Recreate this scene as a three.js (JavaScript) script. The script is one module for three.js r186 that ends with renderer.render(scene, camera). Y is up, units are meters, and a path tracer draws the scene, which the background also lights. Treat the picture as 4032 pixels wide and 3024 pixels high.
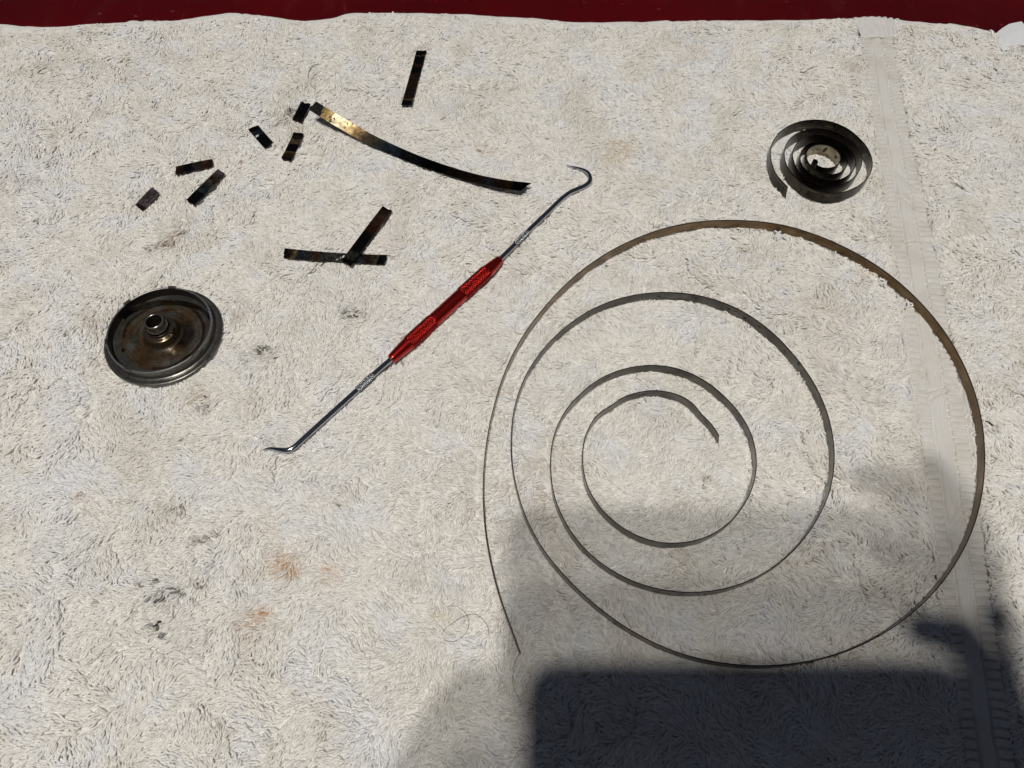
import * as THREE from 'three';
import { ImprovedNoise } from 'three/addons/math/ImprovedNoise.js';
import { MarchingCubes } from 'three/addons/objects/MarchingCubes.js';
import { RoundedBoxGeometry } from 'three/addons/geometries/RoundedBoxGeometry.js';
import { mergeGeometries, mergeVertices } from 'three/addons/utils/BufferGeometryUtils.js';

// ---------------------------------------------------------------- camera, light, exposure
const MM = 0.001;
const scene = new THREE.Scene();
const camera = new THREE.PerspectiveCamera(53.1, 4 / 3, 0.012, 20);
camera.position.set(0, 0.28, 0);
camera.lookAt(0, 0.28 - Math.sin(Math.PI / 3), -Math.cos(Math.PI / 3));
const renderer = new THREE.WebGLRenderer({ antialias: true });
renderer.setSize(1024, 768);
renderer.toneMapping = THREE.LinearToneMapping;
renderer.toneMappingExposure = 1;
renderer.shadowMap.enabled = true;
scene.background = new THREE.Color().setRGB(0.030, 0.036, 0.052);       // the dim bluish room around the bench
// three bulbs of one ceiling lamp, 2.2 m above the bench: [x, z, candela, colour]
const BULBS = [[-143, 247, 4.75, [1, 0.965, 0.91]], [-95, 432, 2.35, [1, 0.97, 0.92]], [-92, 618, 6.4, [1, 0.97, 0.93]]];
const LAMP_Y = 2200;

// ---------------------------------------------------------------- helpers
function rng(seed) { let a = seed >>> 0; return () => { a = (a + 0x6D2B79F5) | 0; let t = Math.imul(a ^ (a >>> 15), 1 | a); t = (t + Math.imul(t ^ (t >>> 7), 61 | t)) ^ t; return ((t ^ (t >>> 14)) >>> 0) / 4294967296; }; }
const perlin = new ImprovedNoise();
const noise = (x, y, z = 0.37) => perlin.noise(x + 101.3, y + 57.7, z);
const fbm = (x, y, z, n = 4) => { let s = 0, a = 0.5, f = 1; for (let i = 0; i < n; i++) { s += a * noise(x * f, y * f, z + i * 7.1); a *= 0.5; f *= 2.03; } return s; };
const clamp = (v, a, b) => Math.min(b, Math.max(a, v));
const sstep = (a, b, v) => { const t = clamp((v - a) / (b - a), 0, 1); return t * t * (3 - 2 * t); };
const lerp = (a, b, t) => a + (b - a) * t;
const V = (x, y, z) => new THREE.Vector3(x * MM, y * MM, z * MM);
const used = {};
function numbered(name) { used[name] = (used[name] ?? -1) + 1; return used[name] ? name + '_' + String(used[name]).padStart(3, '0') : name; }
function tag(o, label, category, group) { o.userData = { label, category }; if (group) o.userData.group = group; return o; }
function thing(name, label, category, pos, group) { const g = new THREE.Group(); g.name = numbered(name); g.position.copy(pos); scene.add(g); return tag(g, label, category, group); }
function part(name, geo, mat, parent) { const m = new THREE.Mesh(geo, mat); m.name = name; m.castShadow = m.receiveShadow = true; parent.add(m); return m; }
// geometry given in world metres, moved into the frame of its (unrotated) thing
function local(geo, root) { const p = new THREE.Vector3(); for (let o = root; o && o !== scene; o = o.parent) p.add(o.position); return geo.translate(-p.x, -p.y, -p.z); }
function polyAt(list, z) { // list of [x, z] with falling or rising z -> x at that z
  for (let i = 0; i < list.length - 1; i++) { const [x0, z0] = list[i], [x1, z1] = list[i + 1]; if ((z - z0) * (z - z1) <= 0) return lerp(x0, x1, (z - z0) / (z1 - z0 || 1)); }
  const d = (a) => Math.abs(a[1] - z); return d(list[0]) < d(list[list.length - 1]) ? list[0][0] : list[list.length - 1][0];
}
function dataTex(w, h, f, srgb = true) {
  const a = new Uint8Array(w * h * 4);
  for (let j = 0; j < h; j++) for (let i = 0; i < w; i++) { const c = f((i + 0.5) / w, (j + 0.5) / h, i, j); for (let k = 0; k < 3; k++) a[(j * w + i) * 4 + k] = clamp(Math.round(c[k]), 0, 255); a[(j * w + i) * 4 + 3] = 255; }
  const t = new THREE.DataTexture(a, w, h, THREE.RGBAFormat); t.magFilter = THREE.LinearFilter; t.minFilter = THREE.LinearFilter; t.wrapS = t.wrapT = THREE.RepeatWrapping;
  if (srgb) t.colorSpace = THREE.SRGBColorSpace; t.needsUpdate = true; return t;
}
const mix3 = (a, b, t) => [lerp(a[0], b[0], t), lerp(a[1], b[1], t), lerp(a[2], b[2], t)];

// ---------------------------------------------------------------- setting: the red bench top
{
  const tex = dataTex(1024, 1024, (u, v) => {
    let c = [76, 2, 4]; const n = fbm(u * 9, v * 9, 3.1);
    c = c.map((q) => q * (1 + 0.22 * n));
    const scratch = Math.abs(noise(u * 60 + v * 11, v * 4 - u * 3, 8.2)); if (scratch < 0.006 && noise(u * 7, v * 7, 2.2) > 0.12) c = mix3(c, [112, 44, 44], 0.45);
    if (noise(u * 260, v * 260, 5.5) > 0.74) c = mix3(c, [150, 96, 92], 0.5);
    return c;
  });
  tex.repeat.set(2, 2);
  const rough = dataTex(512, 512, (u, v) => { const n = 84 + 60 * fbm(u * 14, v * 14, 6.6) + (noise(u * 90, v * 20, 1.5) > 0.4 ? 45 : 0); return [n, n, n]; }, false);
  rough.repeat.set(2, 2);
  const t = new THREE.Mesh(new RoundedBoxGeometry(1.4, 0.04, 1.2, 3, 0.004), new THREE.MeshPhysicalMaterial({ map: tex, roughnessMap: rough, roughness: 1, specularIntensity: 0.5, clearcoat: 0.1, clearcoatRoughness: 0.25 }));
  t.name = 'table_top'; t.position.set(0, -0.0062 - 0.02, -0.28); t.receiveShadow = t.castShadow = true; scene.add(t);
  t.userData = { label: 'glossy dark red painted table top behind the towel', category: 'table', kind: 'structure' };
}

// ---------------------------------------------------------------- the towel
const EDGE = [[-345, -400], [-296.2, -404.3], [-282.1, -401.5], [-268.7, -401.7], [-260.3, -402.2], [-242.7, -404.8], [-195.6, -407.8], [-182.2, -410.6], [-164.3, -414.2], [-147.7, -412.8], [-125.5, -407.8], [-111.8, -407.3], [-93.8, -414.2], [-74.8, -415.1], [-28.7, -413.7], [19.8, -408.5], [44, -405.5], [78.9, -406.4], [105.9, -407.3], [160, -408], [200.4, -409.4], [213, -410.9], [223.4, -408], [226.9, -407.3], [252.9, -404.3], [265.9, -402.2], [277.4, -396.9], [285.1, -393.7], [295.1, -388.7], [345, -377]];
function edgeZ(x) { // smooth back edge of the towel
  let s = 0, w = 0; for (let k = -3; k <= 3; k++) { const xx = clamp(x + k * 2.2, -344, 344); let i = 0; while (i < EDGE.length - 2 && EDGE[i + 1][0] < xx) i++; const [x0, z0] = EDGE[i], [x1, z1] = EDGE[i + 1]; const g = Math.exp(-k * k / 5); s += g * lerp(z0, z1, (xx - x0) / (x1 - x0)); w += g; }
  return s / w;
}
const BANDL = [[200.3, -420], [200.3, -407.1], [198, -388.2], [189.9, -331.4], [182.3, -263.3], [166.3, -148], [155.1, -65.7], [147.9, -16.9], [143, 25]];
const BANDR = [[223.4, -420], [223.4, -408], [219.6, -388.2], [211, -331.4], [204.3, -263.3], [190.3, -148], [175.5, -65.7], [167, -16.9], [162, 25]];
const smoothAt = (l, z) => (polyAt(l, z - 14) + 2 * polyAt(l, z) + polyAt(l, z + 14)) / 4;
function segDist(x, z, ax, az, bx, bz) { const t = clamp(((x - ax) * (bx - ax) + (z - az) * (bz - az)) / ((bx - ax) ** 2 + (bz - az) ** 2), 0, 1); return Math.hypot(x - ax - t * (bx - ax), z - az - t * (bz - az)); }
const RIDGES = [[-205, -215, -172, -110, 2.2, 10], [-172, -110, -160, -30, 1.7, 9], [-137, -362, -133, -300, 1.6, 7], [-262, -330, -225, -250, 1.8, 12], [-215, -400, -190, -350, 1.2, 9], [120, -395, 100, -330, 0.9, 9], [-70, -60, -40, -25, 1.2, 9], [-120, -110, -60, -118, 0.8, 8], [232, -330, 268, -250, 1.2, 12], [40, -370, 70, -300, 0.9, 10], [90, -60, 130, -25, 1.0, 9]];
function foldField(x, z) { const wx = x + 7 * noise(x / 21, z / 21, 5.5), wz = z + 7 * noise(x / 21, z / 21, 15.5); return noise(wx / 16, wz / 19, 33.3); }
const Hs = (x, z) => 1.1 * noise(x / 42, z / 42, 1.7); // its broad undulation alone, which stiff things follow
function H(x, z) { // height of the pile's top, mm
  const cf = foldField(x, z), cm = sstep(-0.2, 0.25, noise(x / 38, z / 38, 44.4));
  let h = 1.1 * noise(x / 42, z / 42, 1.7) + 0.75 * noise(x / 15, z / 15, 4.2) + 0.1 - 2.1 * cm * Math.exp(-((cf / 0.075) ** 2)) - 1.3 * cm * Math.exp(-(((cf + 0.3) / 0.06) ** 2)) + 0.5 * noise(x / 8, z / 8, 14.2);
  for (const [ax, az, bx, bz, a, w] of RIDGES) { const d = segDist(x, z, ax, az, bx, bz); if (d < 3 * w) h += a * Math.exp(-d * d / (w * w) * 1.2); }
  return h;
}
const SPRING_TOP = 4.7;
// what has soaked or rubbed into the pile: [x, z, radius, colour, strength, speckle]
const ORANGE = [0.50, 0.23, 0.055], YELLOW = [0.55, 0.42, 0.16], BLACK = [0.03, 0.028, 0.026], GREASE = [0.17, 0.135, 0.09], TAN = [0.40, 0.31, 0.21], RUST = [0.40, 0.20, 0.09];
const STAINS = [
  [-83.5, -85.2, 5.2, ORANGE, 0.6, 0.4], [-81, -82.5, 2.6, RUST, 0.55, 0.4], [-66, -80.4, 4, ORANGE, 0.5, 0.5], [-89, -67.1, 3.6, ORANGE, 0.65, 0.4], [-92, -63, 5, ORANGE, 0.25, 0.5], [-99.1, -82.8, 3, ORANGE, 0.35, 0.5], [-37, -80.9, 4, TAN, 0.4, 0.5], [-24.2, -66.2, 3.8, YELLOW, 0.5, 0.4],
  [-126, -71, 9, GREASE, 0.16, 0.6], [-165.7, -109.7, 1.6, RUST, 0.7, 0.3], [-163, -106, 4, TAN, 0.4, 0.5],
  [-169.4, -234.2, 2.4, BLACK, 0.9, 0.4], [-165, -236.3, 2.2, BLACK, 0.75, 0.5], [-161.5, -238.6, 3.2, GREASE, 0.95, 0.35], [-156.4, -245.6, 2.6, GREASE, 0.95, 0.35], [-158.5, -242, 2.4, RUST, 0.5, 0.5], [-161, -240, 7, TAN, 0.5, 0.5],
  [-69.4, -197.1, 6, GREASE, 0.3, 0.7], [-74, -203, 4.5, GREASE, 0.25, 0.7], [-106.4, -177.5, 4, GREASE, 0.5, 0.55], [-112, -176, 6, GREASE, 0.3, 0.65], [-102, -179, 2, GREASE, 0.6, 0.4], [-128.8, -153.3, 5, TAN, 0.4, 0.6], [-131, -158, 6, TAN, 0.45, 0.5],
  [-252, -275, 11, GREASE, 0.28, 0.5], [-238.6, -276.8, 7, GREASE, 0.22, 0.6], [-262, -262, 12, TAN, 0.3, 0.5],
  [-118.6, -329.5, 2.2, BLACK, 0.9, 0.25], [-115, -330.5, 1.8, BLACK, 0.9, 0.3], [-113, -316, 4.5, TAN, 0.6, 0.4], [-118, -322, 6, TAN, 0.35, 0.5],
  [-11, -324.4, 1.2, RUST, 0.75, 0.3], [-7.4, -316.2, 1.3, RUST, 0.7, 0.3], [-15, -298.4, 1.3, RUST, 0.65, 0.35], [52, -297, 13, [0.62, 0.51, 0.34], 0.4, 0.4], [60, -300, 6, [0.6, 0.48, 0.28], 0.35, 0.4],
  [143.5, -191.6, 12, TAN, 0.32, 0.5], [152.1, -157, 10, GREASE, 0.22, 0.6], [128.1, -198.4, 14, TAN, 0.22, 0.5], [135, -165, 14, TAN, 0.2, 0.5], [13.1, -108.7, 8, TAN, 0.3, 0.5], [18, -120, 13, TAN, 0.25, 0.5], [10, -95, 15, TAN, 0.22, 0.5],
  [-218.6, -205.4, 8, TAN, 0.3, 0.5], [-203.8, -356.2, 10, TAN, 0.22, 0.5], [188, -366, 8, TAN, 0.3, 0.4], [-109.4, -166.9, 0.8, [0.03, 0.01, 0.09], 1, 0], [-102.8, -165.9, 0.8, [0.03, 0.01, 0.09], 1, 0],
  [-186, -196, 6, TAN, 0.45, 0.5], [-184, -190, 4, GREASE, 0.25, 0.6], [-122, -196, 5, TAN, 0.35, 0.5], [75, -120, 2, TAN, 0.4, 0.5], [150, -110, 12, TAN, 0.22, 0.5], [120, -40, 14, RUST, 0.2, 0.6], [60, -25, 12, RUST, 0.15, 0.6], [-236, -310, 4, TAN, 0.4, 0.5], [90, -215, 16, TAN, 0.2, 0.5], [262, -290, 14, TAN, 0.15, 0.5], [242, -190, 16, TAN, 0.18, 0.5],
];
{ // fine black specks rubbed in: [x, z, spread x, spread z, how many]
  const r = rng(99);
  for (const [x, z, sx, sz, n] of [[-126.5, -72.8, 5, 2.5, 14], [-121.5, -76, 4, 1.6, 10], [-114, -78.3, 4, 1.2, 9], [-125, -61.8, 5, 3, 14], [-130.8, -107.6, 6, 4, 10], [-115.5, -94.4, 6, 3, 12], [-126.5, -150, 4, 6, 16], [-69.4, -197, 6, 4, 12], [-104, -178, 6, 3, 14], [76, -116, 2.5, 8, 5], [-116, -330.5, 5, 1.5, 8], [-134, -77, 6, 3, 7], [195, -140, 4, 8, 8]])
    for (let i = 0; i < n; i++) STAINS.push([x + (r() + r() - 1) * sx, z + (r() + r() - 1) * sz, 0.45 + 0.45 * r(), r() < 0.7 ? BLACK : GREASE, 0.9, 0]);
  for (let i = 0; i < 60; i++) STAINS.push([lerp(-260, 280, r()), lerp(-400, -25, r()), 0.4 + 0.3 * r(), r() < 0.5 ? GREASE : RUST, 0.7, 0]);
}
function pileColor(x, z, r) {
  let c = [0.80, 0.77, 0.715];
  const a = fbm(x / 26, z / 26, 11.3), b = fbm(x / 19, z / 19, 23.9), d = fbm(x / 9, z / 9, 31.1, 3);
  c = mix3(c, [0.685, 0.645, 0.58], clamp((a + 0.35 * d) * 2.2, 0, 0.7));
  c = mix3(c, [0.775, 0.77, 0.765], clamp((b - 0.02) * 2.6, 0, 0.8));
  c = mix3(c, [0.70, 0.675, 0.635], clamp((-a - 0.1 + 0.5 * d) * 1.6, 0, 0.55));
  for (const [ax, az, bx, bz, , w] of RIDGES) { const q = segDist(x, z, ax, az, bx, bz) / w; if (q < 2) c = mix3(c, [0.79, 0.795, 0.815], 0.4 * Math.exp(-q * q) * clamp(0.8 + 1.5 * d, 0.2, 1)); } // bluish white painted along the ridges in place of light catching them
  for (const [sx, sz, rad, col, k, sp] of STAINS) {
    const q = ((x - sx) ** 2 + (z - sz) ** 2) / (rad * rad); if (q > 3) continue;
    const f = Math.exp(-q * 1.3) * k * (r() < sp ? 0.15 + 0.3 * r() : 1) * clamp(1 + 1.4 * noise(x / 2.2, z / 2.2, sx), 0.2, 1.3); c = mix3(c, col, clamp(f, 0, 0.97));
  }
  return c;
}
function lay(x, z) { // the direction in which the pile is brushed, radians from +x towards -z
  const left = sstep(20, -170, x), near = sstep(-190, -40, z);
  const base = lerp(16, lerp(48, 66, near), left) - 26 * (1 - left) * near * sstep(-20, 60, x);
  return (base + 180 + 70 * noise(x / 33, z / 33, 51.2) + 62 * noise(x / 11, z / 11, 61.2) + 20 * noise(x / 4, z / 4, 7.7) + 38 * Math.tanh(foldField(x, z) / 0.1)) * Math.PI / 180;
}
// where a thing's weight flattens the pile: [ax, az, bx, bz, half width, depth]
const PRESS = [[-50.5, -376, -56, -332, 3.2, 1.1], [-109.6, -334, -112.2, -320, 3.2, 0.9], [-134, -314.8, -124.2, -302, 3.4, 1.1], [-110, -310.5, -114, -291.6, 3.3, 1.1], [-167.7, -284, -150, -289.2, 3.2, 0.9], [-144.7, -283, -156.3, -262.6, 3.6, 0.9], [-175, -270.7, -180.4, -259.5, 3.8, 0.9], [-106, -231, -58, -227, 3.2, 1.3], [-60.2, -258.8, -76, -223.8, 3.2, 0.7], [-76, -306.5, -8, -273.5, 3.4, 1.0], [-51.5, -172.2, -5.4, -226.5, 2.2, 0.8]];
const SPRINGS = [[[2.7,-52.3],[-4.8,-72.7],[-9.1,-90.6],[-10.9,-106.7],[-10.9,-121.3],[-9.7,-134.8],[-7.4,-147.8],[-4.1,-160.8],[0.8,-174.1],[7.8,-187.8],[17.5,-202.0],[30.4,-216.9],[48.1,-231.3],[70.9,-242.6],[98.0,-247.9],[126.9,-244.8],[153.2,-231.4],[174.0,-209.8],[186.8,-182.6],[189.9,-153.0],[184.7,-124.4],[173.3,-99.1],[156.8,-78.5],[137.3,-63.1],[116.3,-53.1],[95.1,-48.4],[75.1,-48.3],[56.9,-52.2],[41.3,-59.7],[28.6,-69.2],[18.5,-79.4],[10.6,-90.0],[5.1,-101.3],[1.7,-112.8],[-0.1,-124.1],[-0.3,-135.4],[0.9,-146.8],[3.9,-158.0],[9.0,-169.0],[16.2,-179.4],[25.5,-189.1],[37.1,-197.5],[51.0,-203.3],[66.5,-205.6],[82.7,-203.8],[97.8,-197.3],[110.2,-186.3],[119.3,-172.6],[125.3,-157.6],[127.6,-141.9],[126.3,-126.3],[121.5,-111.8],[113.6,-99.2],[104.0,-88.7],[92.7,-80.6],[80.3,-75.2],[67.4,-72.9],[54.8,-73.6],[43.1,-77.1],[33.0,-83.1],[25.0,-91.0],[19.5,-100.0],[16.2,-109.3],[15.1,-118.6],[15.3,-127.1],[16.7,-135.0],[19.5,-142.2],[23.3,-148.6],[28.0,-154.0],[33.2,-158.8],[39.1,-162.7],[45.7,-165.5],[52.9,-167.2],[60.5,-167.6],[68.2,-166.3],[75.5,-163.1],[82.0,-158.3],[87.5,-152.0],[92.0,-144.8],[95.0,-136.6],[95.8,-127.8],[94.4,-118.9],[90.9,-110.6],[85.7,-103.2],[79.0,-97.1],[71.0,-92.9],[62.3,-91.0],[53.6,-91.4],[45.5,-94.3],[38.8,-98.9],[33.6,-104.5],[30.0,-110.7],[28.1,-117.2],[27.6,-123.5],[28.0,-129.2],[29.1,-134.5],[31.1,-139.2],[33.6,-143.3],[37.1,-146.6],[41.0,-149.1],[44.6,-151.9],[48.8,-153.8],[53.5,-155.0],[58.6,-155.5],[63.8,-154.8],[69.0,-153.0],[73.4,-149.6],[76.4,-144.9],[79.9,-140.2],[82.6,-134.6]],
[[133.1,-266.7],[128.8,-275.8],[127.9,-285.5],[129.6,-295.0],[134.4,-303.4],[141.7,-310.0],[151.0,-313.7],[161.1,-313.4],[169.8,-308.5],[175.2,-300.6],[177.8,-292.2],[177.6,-284.0],[174.8,-276.6],[170.1,-270.7],[164.1,-266.4],[157.1,-263.8],[149.3,-264.0],[142.4,-267.5],[137.7,-273.5],[135.1,-280.4],[134.8,-287.6],[136.6,-294.7],[140.6,-300.9],[146.7,-305.6],[154.2,-307.7],[162.0,-306.2],[168.1,-301.7],[172.1,-295.6],[173.2,-288.8],[171.9,-282.5],[169.1,-277.3],[165.4,-273.0],[160.6,-269.9],[154.8,-268.2],[148.6,-268.7],[143.4,-272.1],[140.1,-277.3],[138.9,-283.1],[139.1,-288.9],[141.1,-294.4],[144.7,-299.1],[150.1,-302.3],[156.3,-302.8],[161.9,-300.4],[166.1,-296.6],[168.9,-291.8],[169.8,-286.6],[168.6,-281.6],[166.0,-277.5],[162.5,-274.2],[158.2,-272.1],[153.5,-271.7],[148.8,-273.2],[145.2,-276.3],[142.9,-280.4],[142.2,-284.9],[143.1,-289.4],[145.2,-293.3],[148.5,-296.4],[152.7,-298.1],[157.3,-298.1],[161.4,-296.1],[164.1,-292.7],[165.7,-289.0],[165.7,-285.1],[164.4,-281.6],[162.4,-278.8],[159.6,-276.7],[156.3,-275.7],[153.0,-276.0],[150.0,-277.5],[147.7,-279.8],[146.2,-282.8],[145.6,-286.0],[146.0,-289.5],[147.6,-292.7],[150.5,-295.2],[154.2,-296.4],[158.1,-295.8],[161.1,-293.5],[162.6,-290.2],[162.6,-287.1],[161.7,-284.5],[160.3,-282.6],[158.8,-281.2],[157.1,-280.4],[155.2,-279.9],[153.2,-279.9],[151.3,-280.7],[149.7,-282.2]]];
const springCells = new Set();
for (const [list, cut] of [[SPRINGS[0], 0], [SPRINGS[1], 0]]) for (let i = 0; i < list.length - 1; i++) for (let k = 0; k < 12; k++) { const x = lerp(list[i][0], list[i + 1][0], k / 12), z = lerp(list[i][1], list[i + 1][1], k / 12); for (let a = -1; a <= 1; a++) for (let b = -1; b <= 1; b++) springCells.add(Math.round(x / 1.6 + a) + 1000 * Math.round(z / 1.6 + b)); }
function pressed(x, z) { let p = springCells.has(Math.round(x / 1.6) + 1000 * Math.round(z / 1.6)) ? 0.95 : 0; for (const [ax, az, bx, bz, w, d] of PRESS) { if (Math.abs(x - (ax + bx) / 2) > 45 || Math.abs(z - (az + bz) / 2) > 40) continue; const q = segDist(x, z, ax, az, bx, bz); p = Math.max(p, d * sstep(w + 3.2, w + 1.0, q)); } const q = Math.hypot(x + 151.6, z + 185.6); return Math.max(p, 1.2 * sstep(31, 27, q)); }
function bandDip(x, z) { if (z > 20) return 0; const a = polyAt(BANDL, z), b = polyAt(BANDR, z); return sstep(a - 0.5, a + 1.5, x) * sstep(b + 0.5, b - 1.5, x); }
const towel = thing('towel', 'stained white terry cloth towel spread flat over the red table top', 'towel', V(0, -6, -205));
{ // the woven ground cloth with its rolled back edge
  const xs = [], rows = 260; for (let x = -340; x <= 340; x += 1.7) xs.push(x);
  const profile = [[1.6, -6], [0.25, -5], [0, -3.6], [0.3, -2.4], [1.1, -1.5], [2.2, -1.3]];
  const pos = [], idx = [], n = profile.length + rows;
  for (const x of xs) {
    const e = edgeZ(x); const lift = 0.5 * noise(x / 14, 3.3, 9.9) + 0.9 * Math.max(0, H(x, e + 4));
    for (const [dz, y] of profile) pos.push(x, y > -5 ? y + lift : y, e + dz + 0.25 * noise(x / 1.3, y, 2.2));
    for (let j = 1; j <= rows; j++) { const z = lerp(e + 2.6, 18, j / rows); const f = sstep(0, 8, z - e); pos.push(x, lerp(-1.3 + lift, H(x, z) - 0.55 - pressed(x, z) - 4 * bandDip(x, z), f), z); }
  }
  for (let i = 0; i < xs.length - 1; i++) for (let j = 0; j < n - 1; j++) { const a = i * n + j, b = a + n; idx.push(a, a + 1, b, b, a + 1, b + 1); }
  const g = new THREE.BufferGeometry(); g.setAttribute('position', new THREE.Float32BufferAttribute(pos.map((v) => v * MM), 3)); g.setIndex(idx); g.computeVertexNormals();
  part('ground_cloth', local(g, towel), new THREE.MeshStandardMaterial({ color: new THREE.Color().setRGB(0.78, 0.755, 0.71), roughness: 1, side: THREE.DoubleSide }), towel);
}
const inBand = (x, z) => { if (z > 20) return 0; const a = smoothAt(BANDL, z), b = smoothAt(BANDR, z); return x > a && x < b ? 1 : 0; };
{ // the pile: yarn loops, each bent over the way it was brushed
  function loopGeo(pts, rad) {
    const c = new THREE.CatmullRomCurve3(pts.map((p) => new THREE.Vector3(...p)));
    const g = new THREE.TubeGeometry(c, 7, rad, 5, false); g.deleteAttribute('uv'); return g.scale(MM, MM, MM);
  }
  const kinds = [
    loopGeo([[0, -0.5, 0], [0.4, 0.72, 0.06], [1.2, 1.3, 0.18], [2.15, 1.28, 0.06], [2.75, 0.8, -0.16], [2.3, 0.35, -0.4]], 0.40),
    loopGeo([[0, -0.5, 0], [0.15, 0.85, -0.2], [0.9, 1.42, -0.5], [1.8, 1.35, -0.35], [2.3, 0.95, 0.2], [1.8, 0.6, 0.65], [1.0, 0.35, 0.6]], 0.39),
    loopGeo([[-0.2, -0.5, 0.1], [0.4, 0.65, 0.3], [1.5, 1.1, 0.26], [2.6, 1.15, -0.08], [3.2, 0.7, -0.34], [2.8, 0.25, -0.4]], 0.37),
    loopGeo([[0, -0.5, -0.1], [0.15, 0.85, 0.2], [0.75, 1.42, 0.62], [1.6, 1.3, 0.98], [2.1, 0.85, 0.7], [1.75, 0.5, 0.15], [1.0, 0.3, -0.15]], 0.40),
  ];
  const r = rng(4711), lists = kinds.map(() => []), step = 0.75;
  const m = new THREE.Matrix4(), q = new THREE.Quaternion(), e = new THREE.Euler(), p = new THREE.Vector3(), s = new THREE.Vector3();
  function put(x, y, z, k, yaw, pitch, roll, size, c) {
    e.set(roll, yaw, pitch, 'YZX'); q.setFromEuler(e); p.set(x * MM, (y + 6) * MM, (z + 205) * MM); s.setScalar(size); m.compose(p, q, s);
    lists[k].push([m.toArray(), c]);
  }
  for (let gz = 12; gz > -420; gz -= step) {
    const half = 167 + (-gz - 17) / 407 * 136 + 26;
    for (let gx = -half; gx < half; gx += step) {
      let x = gx + (r() - 0.5) * step * 1.1, z = gz + (r() - 0.5) * step * 1.1;
      const k = r() < 0.24 ? 0 : r() < 0.5 ? 1 : r() < 0.35 ? 2 : 3, ez = edgeZ(x) + 3.4 + 1.2 * r();
      if (x > 335 || x < -335 || z < ez) continue;
      let bandEdge = 1; if (inBand(x, z)) { const da = x - smoothAt(BANDL, z), db = smoothAt(BANDR, z) - x; if (Math.min(da, db) > 0.8 + 1.5 * r()) continue; bandEdge = 0.7; }
      if ((x + 151.6) ** 2 + (z + 185.6) ** 2 < 23.5 ** 2) continue;
      // neighbouring loops lean together into small tufts with creases between them
      const tx = noise(x / 3.1, z / 3.1, 70.7), tz = noise(x / 3.1, z / 3.1, 80.3);
      x += 0.8 * tx; z += 0.8 * tz;
      const clump = noise(x / 6.5, z / 6.5, 91.1);
      const yaw = lay(x, z) + (r() - 0.5) * 0.8;
      const f = sstep(0, 8, z - ez), y = lerp(-2.1, H(x, z) - 1.4, f) + 0.42 * clump + (r() - 0.5) * 0.25 - pressed(x, z);
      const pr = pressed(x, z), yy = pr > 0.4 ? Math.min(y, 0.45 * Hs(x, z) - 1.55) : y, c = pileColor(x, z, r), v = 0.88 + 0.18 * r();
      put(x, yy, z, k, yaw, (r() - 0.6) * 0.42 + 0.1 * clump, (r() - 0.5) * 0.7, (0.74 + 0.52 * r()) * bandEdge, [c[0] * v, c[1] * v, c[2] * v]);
    }
  }
  // loops caught and dragged up against the springs' lower edges
  for (const [cx, cz, n, w] of [[125, -242.5, 9, 3], [175, -203.5, 7, 3], [168, -216, 6, 3]]) for (let i = 0; i < n; i++) {
    const x = cx + (r() - 0.5) * 2 * w, z = cz + (r() - 0.2) * w * 0.8; put(x, H(x, z) - 1.0, z, Math.floor(r() * 4), r() * 6.28, r() * 0.6, (r() - 0.5), 0.9 + 0.4 * r(), [0.82, 0.81, 0.79]);
  }
  const mat = new THREE.MeshPhysicalMaterial({ color: 0xffffff, roughness: 1, specularIntensity: 0 });
  kinds.forEach((g, k) => {
    const im = new THREE.InstancedMesh(g, mat, lists[k].length), col = new THREE.Color(); im.name = 'terry_pile'; im.castShadow = im.receiveShadow = true; im.userData.kind = 'stuff';
    lists[k].forEach(([a, c], i) => { im.setMatrixAt(i, m.fromArray(a)); im.setColorAt(i, col.setRGB(...c)); }); towel.add(im);
  });
}
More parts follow.
